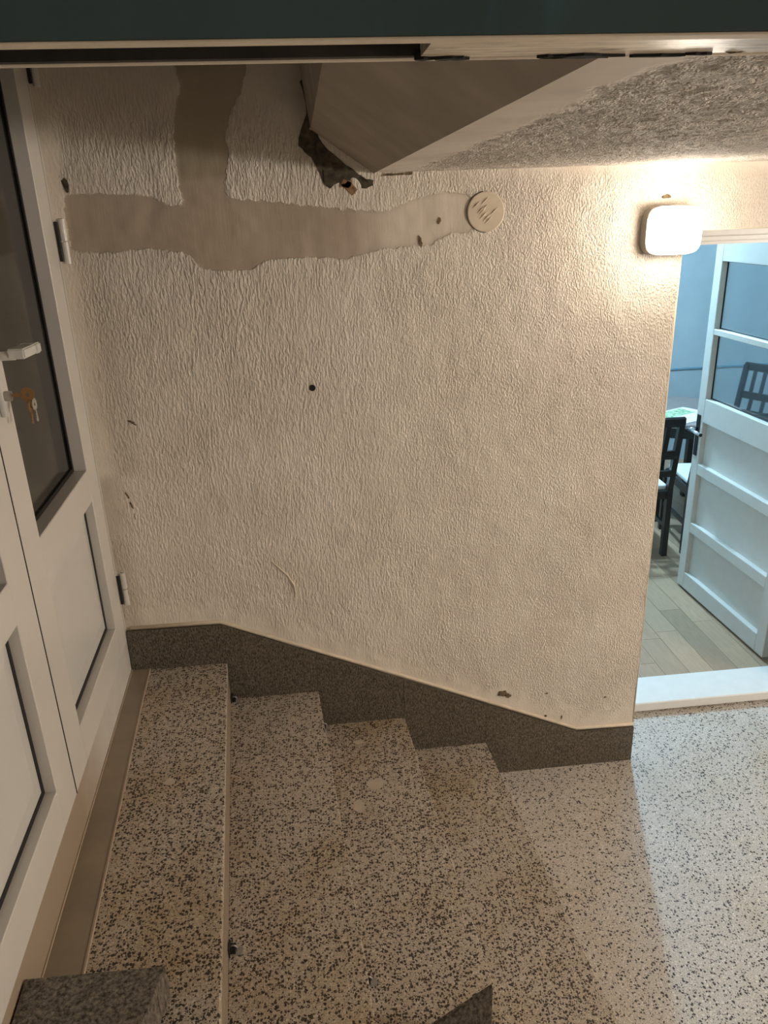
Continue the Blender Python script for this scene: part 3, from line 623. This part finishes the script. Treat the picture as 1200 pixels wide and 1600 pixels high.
# local y: dv x z ... positive y points to +x side of the leaf (away from the camera)
def lb(nm, x0, x1, z0, z1, y0=0.0, y1=TL, mat='leaf_paint', bev=.0025): return obj(nm, bx(x0, x1, y0, y1, z0, z1, bev), M[mat], dn)
lb('stile', 0, .066, 0, HT); lb('stile', WL - .066, WL, 0, HT)
RZ = [(0, .098), (.352, .412), (.700, .760), (.995, 1.123), (1.462, 1.492), (1.825, HT)]
for z0, z1 in RZ: lb('rail', .066, WL - .066, z0, z1)
for i, (a, b_) in enumerate(zip([r[1] for r in RZ[:-1]], [r[0] for r in RZ[1:]])):
    if i < 3: lb('panel', .064, WL - .064, a - .002, b_ + .002, .028, .038, 'leaf_paint', .001)
    else:
        lb('glass_pane', .066, WL - .066, a, b_, .036, .040, 'pane', 0)
        bm = bmesh.new()
        for x0, x1, z0, z1 in ((.066, .071, a, b_), (WL - .071, WL - .066, a, b_), (.071, WL - .071, a, a + .004), (.071, WL - .071, b_ - .004, b_)): box(bm, x0, x1, .030, .0355, z0, z1)
        obj('gasket', bm, M['gasket'], dn)
pl_ = obj('handle_plate', bx(.012, .046, -.005, 0, .80, 1.03, .002), M['black_plastic'], dn); pl_['label'] = 'black handle plate'
bm = bmesh.new(); tube(bm, [(.029, -.005, .952), (.029, -.052, .952)], .009, 12); obj('handle_neck', bm, M['chrome'], pl_, smooth=True)
bm = bmesh.new(); tube(bm, [(.022, -.052, .952), (.145, -.052, .950)], .0095, 14); o = obj('handle_lever', bm, M['chrome'], pl_, smooth=True); o['label'] = 'chrome lever'
bm = bmesh.new(); tube(bm, [(.1452, -.052, .950), (.150, -.052, .950)], .0098, 14); obj('lever_cap', bm, M['black_plastic'], pl_)

# --- chairs and table
def chair(loc, rz, label, ref=None):
    e = empty('dining_chair', loc, rz, cat='chair', label=label, group='black dining chairs around the round table')
    if ref:
        for ch in ref.children:
            c = ch.copy(); C.objects.link(c); c.parent = e
        return e
    W2, Dp = .205, .42
    def pp(nm, fn, mat='wood_black', bev=0.003):
        bm = bmesh.new(); fn(bm)
        if bev: bmesh.ops.bevel(bm, geom=bm.edges[:], offset=bev, segments=1, affect='EDGES')
        return obj(nm, bm, M[mat], e)
    for s in (-1, 1):
        def rear(bm, s=s): bar(bm, (s * W2, 0, 0), (s * W2, .01, .46), .034, .040); bar(bm, (s * W2, .01, .45), (s * (W2 - .005), -.075, .915), .034, .034)
        pp('leg', rear, bev=0)
        pp('leg', lambda bm, s=s: bar(bm, (s * W2, Dp, 0), (s * W2, Dp, .43), .034, .036))
    pp('top_rail', lambda bm: bar(bm, (-W2 - .016, -.080, .905), (W2 + .016, -.080, .905), .026, .062), bev=.010)
    pp('lower_rail', lambda bm: bar(bm, (-W2, -.040, .69), (W2, -.040, .69), .022, .055))
    pp('bottom_rail', lambda bm: bar(bm, (-W2, -.012, .56), (W2, -.012, .56), .022, .040))
    for k in range(4):
        x = -W2 + (k + 1) * 2 * W2 / 5; pp('slat', lambda bm, x=x: bar(bm, (x, -.045, .70), (x, -.078, .885), .030, .014, up=(0, 1, 0)))
    for k in range(3):
        x = -W2 + (k + 1) * 2 * W2 / 4; pp('slat', lambda bm, x=x: bar(bm, (x, -.015, .57), (x, -.038, .675), .030, .014, up=(0, 1, 0)))
    def frame(bm):
        for s in (-1, 1): bar(bm, (s * W2, .01, .415), (s * W2, Dp, .415), .022, .055)
        bar(bm, (-W2, .005, .415), (W2, .005, .415), .022, .055); bar(bm, (-W2, Dp, .415), (W2, Dp, .415), .022, .055)
    pp('seat_frame', frame)
    for s in (-1, 1): pp('stretcher', lambda bm, s=s: bar(bm, (s * W2, .01, .20), (s * W2, Dp, .20), .018, .030))
    obj('seat', bx(-.195, .195, .022, .425, .440, .478, .014, 3), M['seat'], e, smooth=False)
    return e
FZ = .0085
chA = chair((.782, 1.845, FZ), -.04, 'black slatted chair with white seat closest to the wall corner edge')
chB = chair((1.325, 1.815, FZ), -.10, 'black chair with white seat mostly hidden behind the open door', chA)
chC = chair((2.24, 3.0, FZ), 2.05, 'black slatted chair seen through the lower door glass', chA)
tb = empty('dining_table', (1.40, 2.62, FZ), cat='table', label='round grey-brown dining table behind the black chairs')
bm = bmesh.new(); tube(bm, [(0, 0, .715), (0, 0, .722), (0, 0, .740), (0, 0, .745)], [.41, .42, .42, .415], 56); obj('tabletop', bm, M['table'], tb)
bm = bmesh.new(); tube(bm, [(0, 0, .63), (0, 0, .7145)], .35, 40); obj('apron', bm, M['wood_black'], tb)
for sx in (-1, 1):
    for sy in (-1, 1): obj('leg', bx(sx * .22 - .025, sx * .22 + .025, sy * .22 - .025, sy * .22 + .025, 0, .64, .004), M['wood_black'], tb)
pm = empty('placemat', (1.33, 2.46, FZ + .7455), .45, cat='placemat', label='cream placemat with green print on the round table')
obj('paper_sheet', bx(-.21, .21, -.15, .15, 0, .002), M['paper'], pm)
obj('green_print', bx(-.13, .15, .0, .13, .002, .0026), M['mat_print'], pm)
